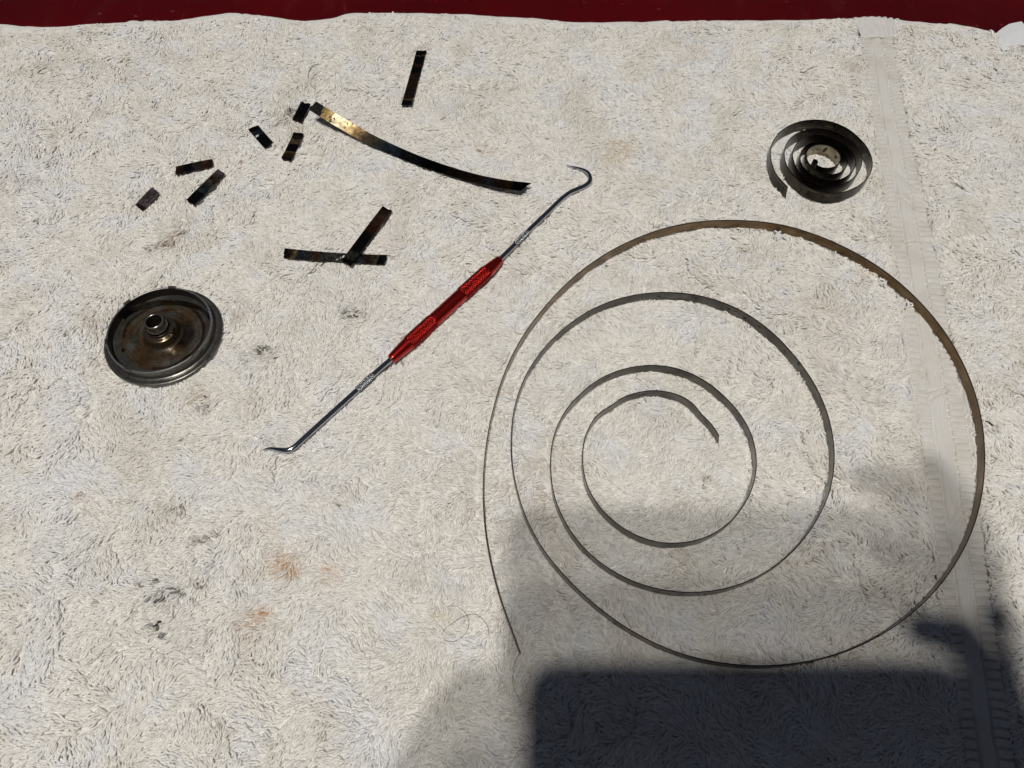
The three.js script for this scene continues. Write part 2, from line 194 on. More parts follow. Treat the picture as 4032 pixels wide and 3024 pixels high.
{ // the flat woven border band, with two ladder stripes, and the stitched hem at its end
  const cols = 64, rows = 2300, pos = [], idx = [], colr = [];
  for (let j = 0; j <= rows; j++) {
    const z0 = lerp(-391, 16, j / rows);
    for (let i = 0; i <= cols; i++) {
      const u = i / cols, z = z0 + 2.2 * (u - 0.5) + 0.5 * noise(u * 3, z0 / 12, 3), a = smoothAt(BANDL, z0) - 0.5, b = smoothAt(BANDR, z0) + 0.5;
      const x = lerp(a, b, u) + 0.35 * noise(z0 / 9, u * 4, 12.1);
      const s = z0 / 3.1 + 0.16 * noise(u * 5, z0 / 6, 4.4) + (u > 0.5 ? 0.4 : 0); let y = -0.7 + 0.35 * noise(u * 1.5, z0 / 22, 6.1);
      const lad = (u > 0.07 && u < 0.29) || (u > 0.585 && u < 0.85);
      const rib = (Math.abs((((s % 1) + 1) % 1) - 0.5) - 0.5) * 3.1;
      if (lad) y += 0.55 + 0.16 * noise(u * 34, s * 2.2, 2.6) - 1.15 * Math.exp(-((rib / 0.36) ** 2)); else if (u >= 0.29 && u <= 0.585) y += 0.4 + 0.1 * Math.sin((u * 95) + 1.2 * Math.sin(s * 3)) + 0.05 * noise(u * 60, z0 * 2, 8); else y += 0.42 * Math.sin(u * 160) * 0.3 + 0.3;
      for (const [g, w, d] of [[0.06, 0.018, 1.0], [0.3, 0.019, 1.4], [0.572, 0.019, 1.4], [0.868, 0.02, 1.9], [0.95, 0.016, 0.9]]) y -= d * Math.exp(-(((u - g) / w) ** 2)) * (0.7 + 0.6 * noise(z0 / 5, g * 9, 1.1));
      pos.push(x * MM, (y + 0.35 * H(x, z0)) * MM, z * MM);
      const n = fbm(x / 14, z / 14, 44.4), c = mix3([0.67, 0.645, 0.60], [0.59, 0.55, 0.49], clamp(n * 2 + 0.15, 0, 0.6)); colr.push(...c);
    }
  }
  for (let j = 0; j < rows; j++) for (let i = 0; i < cols; i++) { const a = j * (cols + 1) + i, b = a + cols + 1; idx.push(a, b, a + 1, b, b + 1, a + 1); }
  const g = new THREE.BufferGeometry(); g.setAttribute('position', new THREE.Float32BufferAttribute(pos, 3)); g.setAttribute('color', new THREE.Float32BufferAttribute(colr, 3)); g.setIndex(idx); g.computeVertexNormals();
  part('woven_band', local(g, towel), new THREE.MeshStandardMaterial({ vertexColors: true, roughness: 0.95 }), towel).userData.label = 'flat woven border band with two ribbed ladder stripes';
  // hem
  const hp = [], hi = [], hc = 110, hr = 26;
  for (let j = 0; j <= hr; j++) for (let i = 0; i <= hc; i++) {
    const u = i / hc, t = j / hr, x = lerp(198.5, 224.5, u) - 2.5 * t * (u - 0.2), e = edgeZ(x) - 0.5, z = lerp(e, -390, t);
    const roll = Math.sqrt(clamp(1 - (1 - clamp(t / 0.14, 0, 1)) ** 2, 0, 1)), end = sstep(1, 0.93, t);
    const ribs = (0.24 + 0.3 * sstep(0.45, 0.75, u)) * Math.sin(u * (u > 0.6 ? 46 : 33) + 2 * noise(t * 2, u * 2, 3)) + 0.12 * Math.sin(u * 140);
    hp.push(x * MM, (lerp(-4.5, -0.25 + ribs * roll + 0.3 * noise(u * 4, t * 4, 2), roll) * end + (1 - end) * -1.2) * MM, z * MM);
  }
  for (let j = 0; j < hr; j++) for (let i = 0; i < hc; i++) { const a = j * (hc + 1) + i, b = a + hc + 1; hi.push(a, b, a + 1, b, b + 1, a + 1); }
  const hg = new THREE.BufferGeometry(); hg.setAttribute('position', new THREE.Float32BufferAttribute(hp, 3)); hg.setIndex(hi); hg.computeVertexNormals();
  const hem = part('hem', local(hg, towel), new THREE.MeshStandardMaterial({ color: new THREE.Color().setRGB(0.68, 0.66, 0.625), roughness: 1, side: THREE.DoubleSide }), towel);
  const st = []; const r = rng(5); for (let i = 0; i < 13; i++) { const x = 197.5 + i * 1.75, q = new THREE.CapsuleGeometry(0.24 * MM, 1.0 * MM, 2, 6); q.rotateZ(Math.PI / 2 + (r() - 0.5) * 0.5); q.translate(x * MM, (-0.5 + 0.2 * r()) * MM, (-389.6 + 0.9 * (r() - 0.5)) * MM); st.push(q); }
  part('stitching', local(mergeGeometries(st), towel), new THREE.MeshStandardMaterial({ color: new THREE.Color().setRGB(0.5, 0.48, 0.45), roughness: 1 }), hem).position.set(0, 0, 0);
  // corner turned up at the far right
  const fp = [], fi = [], nu = 20, nv = 14, A = [[274, -391.5], [284.5, -398.5], [291.5, -399.5]], B = [[277, -379], [285, -383], [294, -384.5]];
  for (let j = 0; j <= nv; j++) for (let i = 0; i <= nu; i++) { const u = i / nu, v = j / nv, k = Math.min(1, Math.floor(u * 2)), f = u * 2 - k; const x = lerp(lerp(A[k][0], A[k + 1][0], f), lerp(B[k][0], B[k + 1][0], f), v), z = lerp(lerp(A[k][1], A[k + 1][1], f), lerp(B[k][1], B[k + 1][1], f), v); fp.push(x * MM, (-1.5 + 4.6 * Math.sin(Math.min(1, (1 - v) * 1.25 + 0.1) * 1.7) * (0.55 + 0.45 * u) * sstep(0, 0.3, u) + 0.15 * noise(u * 6, v * 6, 2)) * MM, z * MM); }
  for (let j = 0; j < nv; j++) for (let i = 0; i < nu; i++) { const a = j * (nu + 1) + i, b = a + nu + 1; fi.push(a, b, a + 1, b, b + 1, a + 1); }
  const fg = new THREE.BufferGeometry(); fg.setAttribute('position', new THREE.Float32BufferAttribute(fp, 3)); fg.setIndex(fi); fg.computeVertexNormals();
  part('turned_corner', local(fg, towel), new THREE.MeshStandardMaterial({ color: new THREE.Color().setRGB(0.72, 0.72, 0.73), roughness: 1, side: THREE.DoubleSide }), towel).userData.label = 'smooth white corner of the towel turned up';
}

// ---------------------------------------------------------------- strips of spring steel
// a thin ribbon along points; wide(i) is its width direction; ends may be cut askew or ragged
function ribbon(pts, wide, width, thick, end0 = () => 0, end1 = () => 0, M = 6, cup = 0) {
  const n = pts.length, pos = [], uv = [], idx = [], T = [], W = [], N = [], len = [0];
  for (let i = 0; i < n; i++) {
    const t = pts[Math.min(n - 1, i + 1)].clone().sub(pts[Math.max(0, i - 1)]).normalize(), w = wide(i, t).clone(); w.addScaledVector(t, -w.dot(t)).normalize();
    T.push(t); W.push(w); N.push(new THREE.Vector3().crossVectors(t, w).normalize()); if (i) len.push(len[i - 1] + pts[i].distanceTo(pts[i - 1]));
  }
  const at = (i, v, h) => { const p = pts[i].clone().addScaledVector(W[i], (v - 0.5) * width).addScaledVector(N[i], h + cup * (v - 0.5) ** 2); if (i === 0) p.addScaledVector(T[0], end0(v) * MM); if (i === n - 1) p.addScaledVector(T[i], end1(v) * MM); return p; };
  const grid = (f, a, b) => { const o = pos.length / 3; for (let i = 0; i <= a; i++) for (let j = 0; j <= b; j++) { const [p, u, v] = f(i, j); pos.push(p.x, p.y, p.z); uv.push(u, v); } for (let i = 0; i < a; i++) for (let j = 0; j < b; j++) { const k = o + i * (b + 1) + j; idx.push(k, k + b + 1, k + 1, k + 1, k + b + 1, k + b + 2); } };
  const L = len[n - 1];
  grid((i, j) => [at(i, j / M, thick / 2), len[i] / L, j / M], n - 1, M);
  grid((i, j) => [at(i, 1 - j / M, -thick / 2), len[i] / L, 1 - j / M], n - 1, M);
  grid((i, j) => [at(i, 1, thick / 2 - j * thick), len[i] / L, 0.99], n - 1, 1);
  grid((i, j) => [at(i, 0, -thick / 2 + j * thick), len[i] / L, 0.01], n - 1, 1);
  grid((i, j) => [at(0, j / M, -thick / 2 + i * thick), 0, j / M], 1, M);
  grid((i, j) => [at(n - 1, j / M, thick / 2 - i * thick), 1, j / M], 1, M);
  const g = new THREE.BufferGeometry(); g.setAttribute('position', new THREE.Float32BufferAttribute(pos, 3)); g.setAttribute('uv', new THREE.Float32BufferAttribute(uv, 2)); g.setIndex(idx); g.computeVertexNormals(); return g;
}
const crossTex = (seed, len, stops, h = 48) => dataTex(Math.min(1024, Math.round(len * 9)), h, (u, v) => { // colours along the strip with ragged transitions, fine scratches and specks
  const x = u + (0.9 / len) * 2.2 * fbm(u * len / 3.4, v * 1.6, seed, 4); let i = 0; while (i < stops.length - 2 && stops[i + 1][0] < x) i++;
  const a = stops[i], b = stops[i + 1], t = sstep(0.25, 0.75, (x - a[0]) / (b[0] - a[0])); let c = mix3(a[1], b[1], t);
  const n = fbm(u * len / 2.2, v * 2.4, seed + 40, 4), s = fbm(u * len * 0.35, v * 22, seed + 60, 3); c = c.map((k) => k * (1 + 0.7 * n + 0.5 * s));
  if (noise(u * len * 1.9, v * 8, seed + 9) > 0.62) c = mix3(c, [175, 168, 150], 0.7);
  if (fbm(u * len / 1.6, v * 3.2, seed + 80) > 0.24) c = mix3(c, [14, 11, 9], 0.75);
  return c;
});
const K = [15, 14, 14], BLUE = [46, 54, 62], TAN2 = [110, 94, 66], BROWN = [60, 42, 28], RUSTY = [76, 50, 30], GREY = [92, 92, 90], PURPLE = [120, 106, 106], STEEL = [178, 156, 118];
const steel = (map, rough = 0.36, metal = 0.8, coat = 0.2) => new THREE.MeshPhysicalMaterial({ map, roughness: rough, metalness: metal, clearcoat: coat, clearcoatRoughness: 0.2 });
const GROUP = 'broken pieces of blackened spring strip';
// [four corners on the ground in mm: two at one end, two at the other], stops, label, arch, raise, ragged ends
function fragment(q, stops, label, arch, raise, seed, tilt = [0, 0]) {
  const a = [(q[0][0] + q[1][0]) / 2, (q[0][1] + q[1][1]) / 2], b = [(q[2][0] + q[3][0]) / 2, (q[2][1] + q[3][1]) / 2], L = Math.hypot(b[0] - a[0], b[1] - a[1]);
  const dir = [(b[0] - a[0]) / L, (b[1] - a[1]) / L], w = new THREE.Vector3(q[1][0] - q[0][0], 0, q[1][1] - q[0][1]), wb = new THREE.Vector3(q[2][0] - q[3][0], 0, q[2][1] - q[3][1]);
  const across = new THREE.Vector3(-dir[1], 0, dir[0]); if (across.dot(w) < 0) across.negate();
  const skew0 = (new THREE.Vector3(dir[0], 0, dir[1])).dot(w), skew1 = (new THREE.Vector3(dir[0], 0, dir[1])).dot(wb), r = rng(seed), j0 = [...Array(7)].map(() => r() - 0.5), j1 = [...Array(7)].map(() => r() - 0.5);
  const n = 22, pts = [], h0 = Hs(a[0], a[1]), h1 = Hs(b[0], b[1]);
  for (let i = 0; i <= n; i++) { const t = i / n; pts.push(V(lerp(a[0], b[0], t), lerp(h0, h1, t) * 0.6 + raise + 0.35 + arch * (1 - (2 * t - 1) ** 2) + lerp(tilt[0], tilt[1], t), lerp(a[1], b[1], t))); }
  const g = ribbon(pts, () => across.clone(), 5.6 * MM, 0.32 * MM, (v) => (v - 0.5) * skew0 + 0.85 * j0[Math.round(v * 6)], (v) => (v - 0.5) * skew1 + 0.85 * j1[Math.round(v * 6)], 6, 0.0);
  const c = pts[n >> 1], root = thing('spring_fragment', label, 'metal strip', new THREE.Vector3(c.x, c.y - 0.001, c.z), GROUP);
  part('steel_strip', local(g, root), steel(crossTex(seed * 3.7, L, stops), 0.34), root);
  return root;
}
fragment([[-53.4, -376.1], [-47.7, -376.1], [-53.2, -332.2], [-58.8, -332.2]], [[0, K], [0.07, K], [0.1, TAN2], [0.125, K], [0.22, K], [0.27, RUSTY], [0.34, K], [0.5, BROWN], [0.6, BROWN], [0.7, [52, 44, 34]], [0.88, BROWN], [0.9, TAN2], [0.94, K], [1, K]], 'long straight blackened strip fragment lying alone nearest the far edge of the towel', -0.4, 0.7, 11);
const under = fragment([[-112.2, -334.6], [-107.1, -332.9], [-109.8, -318.8], [-114.7, -320.6]], [[0, K], [0.5, K], [0.75, [22, 20, 20]], [1, BROWN]], 'short black strip fragment poking out from under the raised end of the long curved strip', 0.2, 0.5, 12);
fragment([[-136.6, -313.5], [-131.9, -316.1], [-122.5, -304.1], [-125.9, -299.9]], [[0, K], [0.12, K], [0.2, BLUE], [0.36, BLUE], [0.45, K], [1, K]], 'black strip fragment with one bluish end, slanting down to the right', -0.5, 0.7, 13);
fragment([[-112.8, -311], [-107.3, -310], [-111.2, -290.6], [-116.7, -292.7]], [[0, K], [0.18, [40, 34, 26]], [0.25, TAN2], [0.38, TAN2], [0.42, K], [0.64, K], [0.7, TAN2], [0.76, RUSTY], [0.9, BROWN], [1, K]], 'black strip fragment with two tan bands across it, below the long curved strip', -0.5, 0.8, 14);
fragment([[-168.1, -286.7], [-167.4, -281.1], [-149.5, -286.6], [-150.7, -291.8]], [[0, BROWN], [0.2, [58, 32, 22]], [0.28, K], [0.4, K], [0.45, [64, 60, 54]], [0.65, [60, 52, 44]], [0.75, RUSTY], [1, BROWN]], 'brown and black strip fragment lying nearly level above another slanted fragment', 0.3, 0.7, 15);
fragment([[-147.2, -285.1], [-142.3, -281.1], [-153.8, -260.6], [-158.8, -264.6]], [[0, PURPLE], [0.15, [86, 74, 66]], [0.25, RUSTY], [0.35, [92, 88, 76]], [0.55, BLUE], [0.62, [70, 72, 72]], [0.7, K], [1, K]], 'slanted strip fragment with a purplish grey top end and a black lower end', 0.2, 0.8, 16);
fragment([[-177.4, -273], [-172.3, -268.4], [-178.1, -257.2], [-182.7, -261.9]], [[0, PURPLE], [0.4, [112, 98, 98]], [0.8, PURPLE], [0.95, [60, 48, 44]], [1, K]], 'short dull purplish grey strip fragment, leftmost of all the pieces', 0.2, 0.6, 17, [0.4, 0]);
fragment([[-106, -233.9], [-105.8, -228.2], [-58.6, -224.3], [-57.6, -229.9]], [[0, K], [0.05, BROWN], [0.1, TAN2], [0.14, BLUE], [0.26, [62, 60, 56]], [0.3, RUSTY], [0.36, [70, 68, 62]], [0.55, [86, 84, 76]], [0.75, [66, 70, 74]], [0.83, RUSTY], [0.86, [70, 72, 74]], [0.9, TAN2], [0.95, K], [1, [40, 36, 30]]], 'long dull grey strip fragment lying level beneath a crossing darker fragment', -0.9, 0.9, 18);
fragment([[-62.6, -260.1], [-57.8, -257.5], [-73.8, -222.3], [-78.1, -225.3]], [[0, K], [0.05, BROWN], [0.2, [82, 56, 40]], [0.4, [60, 32, 18]], [0.55, K], [0.78, K], [0.82, [74, 68, 58]], [0.92, [66, 62, 54]], [0.95, K], [1, K]], 'dark brown and black strip fragment lying diagonally across the end of the grey one', 0.2, 1.3, 19, [-0.2, 0.6]);
{ // the long strip, both ends curling up off the towel
  const C = [[-101.8, -319, 11.1], [-92.9, -314.5, 7.9], [-83.6, -309.8, 5.2], [-74.2, -304.6, 3.1], [-64.3, -299.7, 1.6], [-54.3, -294.7, 0.7], [-44.2, -289.7, 0.4], [-34, -284.8, 0.6], [-23.8, -280.1, 1.1], [-13.6, -275.8, 2], [-3.4, -272, 3.3], [6.7, -268.7, 5]];
  const cur = new THREE.CatmullRomCurve3(C.map(([x, z, y]) => V(x, y + 0.5, z))), pts = cur.getSpacedPoints(70);
  const root = thing('curved_spring_strip', 'long curved spring strip, dark with a bright golden patch at its raised end', 'metal strip', V(-48, 0, -292));
  const r = rng(77), j = [...Array(7)].map(() => r() - 0.5);
  const g = ribbon(pts, (i, t) => new THREE.Vector3(t.z, 0, -t.x).negate().add(new THREE.Vector3(0, -0.62 * Math.exp(-((i / 26) ** 2)), 0)), 5.6 * MM, 0.32 * MM, (v) => -1.5 * (v - 0.5) + 0.3 * j[Math.round(v * 6)], (v) => -3.2 * (v - 0.5) + 0.7 * j[6 - Math.round(v * 6)], 6);
  part('steel_strip', local(g, root), steel(crossTex(91.3, 125, [[0, [4, 4, 4]], [0.04, [4, 4, 4]], [0.055, [78, 64, 38]], [0.09, [98, 84, 58]], [0.1, [150, 136, 110]], [0.14, [158, 144, 118]], [0.18, [176, 154, 116]], [0.22, [112, 90, 60]], [0.28, [60, 52, 42]], [0.38, BLUE], [0.48, [34, 34, 36]], [0.6, K], [0.68, [42, 34, 26]], [0.78, BROWN], [0.84, [60, 62, 64]], [0.9, BROWN], [0.935, RUSTY], [0.95, K], [1, K]]), 0.36, 0.95, 0), root);
}
{ // the big flat spiral, standing on its edge
  const S = SPRINGS[0];
  const cur = new THREE.CatmullRomCurve3(S.map(([x, z]) => V(x, 0, z)), false, 'centripetal'), pts = cur.getSpacedPoints(720).map((p) => { p.y = (2.65 + 0.45 * Hs(p.x / MM, p.z / MM)) * MM; return p; });
  const root = thing('spiral_spring', 'large uncoiled spiral of thin brownish steel standing on its edge', 'spring', V(70, 0, -140));
  const tex = dataTex(2048, 40, (u, v) => {
    const L = 1900 * u, w = sstep(0.30, 0.46, u + 0.02 * noise(L / 20, 1, 2)); let c = mix3([128, 108, 84], [98, 95, 90], w);
    c = mix3(c, [102, 82, 54], clamp((1 - w) * sstep(0.16, 0.22, u) * (0.8 + 1.4 * fbm(L / 16, v, 5)), 0, 1));
    const n = fbm(L / 9, v * 1.2, 13), s = fbm(L / 26, v * 16, 17, 3); c = c.map((k) => k * (1 + 0.35 * n + 0.4 * s));
    if (fbm(L / 7, v * 1.5, 21) > 0.27) c = mix3(c, [18, 16, 14], 0.75 * w + 0.12); if (v > 0.93) c = mix3(c, [24, 20, 24], 0.8);
    return c;
  });
  const g = ribbon(pts, () => new THREE.Vector3(0, 1, 0), 5 * MM, 0.34 * MM, () => 0, (v) => -1.2 * (v - 0.5), 4);
  part('coiled_strip', local(g, root), steel(tex, 0.33, 0.85), root);
}
{ // the small tight coil
  const S = SPRINGS[1].slice();
  S.push([150.7, -283.9], [150.2, -285.4], [148.8, -285.9]);
  const cur = new THREE.CatmullRomCurve3(S.map(([x, z]) => V(x, 0, z)), false, 'centripetal'), pts = cur.getSpacedPoints(560).map((p, i) => { p.y = (3.4 + 0.4 * Hs(p.x / MM, p.z / MM)) * MM; return p; });
  const root = thing('coil_spring', 'small dark coil of wide spring strip, tightly wound, beside the woven band', 'spring', V(154, 0, -286));
  const tex = dataTex(2048, 48, (u, v) => {
    const L = 620 * u, in1 = sstep(0.86, 0.9, u); let c = mix3([56, 50, 43], [34, 24, 19], sstep(0.3, 0.5, u)); c = mix3(c, [150, 142, 122], in1 * (1 - sstep(0.965, 0.975, u)));
    const n = fbm(L / 6, v * 1.3, 33), s = fbm(L / 3, v * 1.8, 37); c = c.map((k) => k * (1 + 0.7 * n)); if (s > 0.2) c = mix3(c, [16, 14, 12], 0.8); if (fbm(L / 22, v * 2, 39) > 0.22 && u < 0.4) c = mix3(c, [108, 96, 78], 0.6); if (v > 0.94) c = mix3(c, [20, 16, 16], 0.8);
    return c;
  });
  const g = ribbon(pts, () => new THREE.Vector3(0, 1, 0), 6.6 * MM, 0.38 * MM, (v) => 1.5 * (v - 0.5), () => 0, 4);
  part('coiled_strip', local(g, root), steel(tex, 0.36, 0.8), root);
}

// ---------------------------------------------------------------- the double ended hook pick
function sweep(pts, radius, seg = 20, bump = null) { // round bar of changing radius along points, ends closed
  const n = pts.length, pos = [], idx = []; let up = new THREE.Vector3(0, 1, 0);
  for (let i = 0; i < n; i++) {
    const t = pts[Math.min(n - 1, i + 1)].clone().sub(pts[Math.max(0, i - 1)]).normalize(); const b = new THREE.Vector3().crossVectors(t, up).normalize(), nn = new THREE.Vector3().crossVectors(b, t).normalize(); up = nn;
    for (let k = 0; k < seg; k++) { const a = k / seg * 2 * Math.PI, r = radius(i / (n - 1)) * MM * (bump ? bump(i, a) : 1); const p = pts[i].clone().addScaledVector(nn, Math.cos(a) * r).addScaledVector(b, Math.sin(a) * r); pos.push(p.x, p.y, p.z); }
  }
  for (let i = 0; i < n - 1; i++) for (let k = 0; k < seg; k++) { const a = i * seg + k, b = i * seg + (k + 1) % seg; idx.push(a, b, a + seg, b, b + seg, a + seg); }
  for (const [row, flip] of [[0, 1], [n - 1, 0]]) { const c = pos.length / 3, p = pts[row]; for (let k = 0; k < seg; k++) { pos.push(pos[(row * seg + k) * 3], pos[(row * seg + k) * 3 + 1], pos[(row * seg + k) * 3 + 2]); } pos.push(p.x, p.y, p.z); for (let k = 0; k < seg; k++) { const a = c + k, b = c + (k + 1) % seg; flip ? idx.push(b, a, c + seg) : idx.push(a, b, c + seg); } }
  const g = new THREE.BufferGeometry(); g.setAttribute('position', new THREE.Float32BufferAttribute(pos, 3)); g.setIndex(idx); g.computeVertexNormals(); return g;
}
const line = (a, b, n) => [...Array(n + 1)].map((_, i) => a.clone().lerp(b, i / n));
{
  const A = V(-51.5, 2.5, -172.2), B = V(-5.4, 2.5, -226.5), L = A.distanceTo(B) / MM, P = (s) => A.clone().lerp(B, s / L);
  const root = thing('hook_pick', 'double ended hook pick with a red knurled handle and two polished steel hooks', 'hook pick', V(-28.4, 0, -199.3));
  const red = new THREE.MeshPhysicalMaterial({ color: new THREE.Color().setRGB(0.47, 0.018, 0.013), metalness: 0.92, roughness: 0.26, clearcoat: 0.35, clearcoatRoughness: 0.15 });
  const redCut = new THREE.MeshPhysicalMaterial({ color: new THREE.Color().setRGB(0.33, 0.013, 0.010), metalness: 0.95, roughness: 0.25 });
  const chrome = new THREE.MeshStandardMaterial({ color: new THREE.Color().setRGB(0.5, 0.51, 0.53), metalness: 1, roughness: 0.12 });
  const cut = new THREE.MeshStandardMaterial({ color: new THREE.Color().setRGB(0.34, 0.36, 0.37), metalness: 1, roughness: 0.26 });
  const bar = (name, s0, s1, rad, mat, seg, n, bump, parent = root) => part(name, local(sweep(line(P(s0), P(s1), n), rad, seg, bump), root), mat, parent);
  const edge = (r0, r1) => (t) => lerp(r0, r1, t) * (1 - 0.12 * Math.exp(-t / 0.03) - 0.05 * Math.exp(-(1 - t) / 0.02));
  bar('ferrule', 0, 10.6, (t) => lerp(2.15, 3.12, Math.pow(t, 0.92)) * (1 - 0.2 * Math.exp(-t / 0.025)), red, 48, 40);
  bar('ferrule', 61.6, L, (t) => lerp(3.12, 1.95, Math.pow(t, 1.08)) * (1 - 0.2 * Math.exp(-(1 - t) / 0.025)), red, 48, 40);
  bar('smooth_grip', 26.1, 44.8, (t) => 3.14 * (1 - 0.03 * Math.exp(-t / 0.02) - 0.03 * Math.exp(-(1 - t) / 0.02)), red, 56, 30);
  const starts = 20, knurl = (len, n, R, st, depth, lead) => (i, a) => { const s = i / n * len, e = Math.min(1, Math.min(i, n - i) / 4); const d1 = Math.abs((((a * st) / (2 * Math.PI) + s / lead) % 1 + 1) % 1 - 0.5) * 2, d2 = Math.abs((((a * st) / (2 * Math.PI) - s / lead) % 1 + 1) % 1 - 0.5) * 2; return 1 + depth / R * e * (Math.min(d1, d2) * 1.7 - 0.55); };
  bar('knurled_grip', 10.6, 26.1, () => 3.18, redCut, 176, 150, knurl(15.5, 150, 3.18, starts, 0.2, 1.1));
  bar('knurled_grip', 44.8, 61.6, () => 3.18, redCut, 176, 160, knurl(16.8, 160, 3.18, starts, 0.2, 1.1));
  const mk = (list, rad, n) => { const c = new THREE.CatmullRomCurve3(list.map(([x, y, z]) => V(x, y, z)), false, 'centripetal'); return part('shaft', local(sweep(c.getSpacedPoints(n), rad, 28), root), chrome, root); };
  const low = mk([[-50, 2.45, -174], [-58.6, 2.4, -164.4], [-64.5, 2.3, -157.2], [-76, 2.2, -143.9], [-84.2, 2.1, -134.4], [-86.9, 2.0, -131.4], [-89.2, 1.9, -130.1], [-92.6, 1.8, -130.4], [-96.7, 1.6, -131.1], [-99.6, 1.3, -130.6]], (t) => 1.16 * (t > 0.86 ? Math.pow(clamp((1.004 - t) / 0.144, 0, 1), 0.75) : 1), 150);
  const upp = mk([[-7, 2.45, -224.7], [-5.5, 2.4, -226.6], [1.4, 2.3, -235.4], [7.5, 2.2, -243.5], [16.9, 2.1, -255.2], [22.4, 2, -262.2], [25.9, 1.9, -266.2], [29, 1.9, -268.9], [32.8, 1.9, -271], [36.3, 1.9, -273.2], [38.3, 1.9, -275.8], [38.6, 1.9, -279], [37.6, 2, -281.8], [35.4, 2, -283.7], [31.7, 2, -285.3], [26.9, 1.9, -286.9]], (t) => 1.2 * (t > 0.8 ? Math.pow(clamp((1.004 - t) / 0.204, 0, 1), 0.8) : 1), 190);
  const band = (a, b, parent) => { const n = 90, la = a.distanceTo(b) / MM; part('knurled_band', local(sweep(line(a, b, n), (t) => 1.3 * Math.min(1, 0.86 + Math.min(t, 1 - t) * 6), 96, knurl(la, n, 1.3, 12, 0.24, 0.95)), root), cut, parent); };
  band(V(-58.4, 2.4, -164.6), V(-64.4, 2.3, -157.3), low); band(V(1.5, 2.3, -235.5), V(7.4, 2.2, -243.4), upp);
}

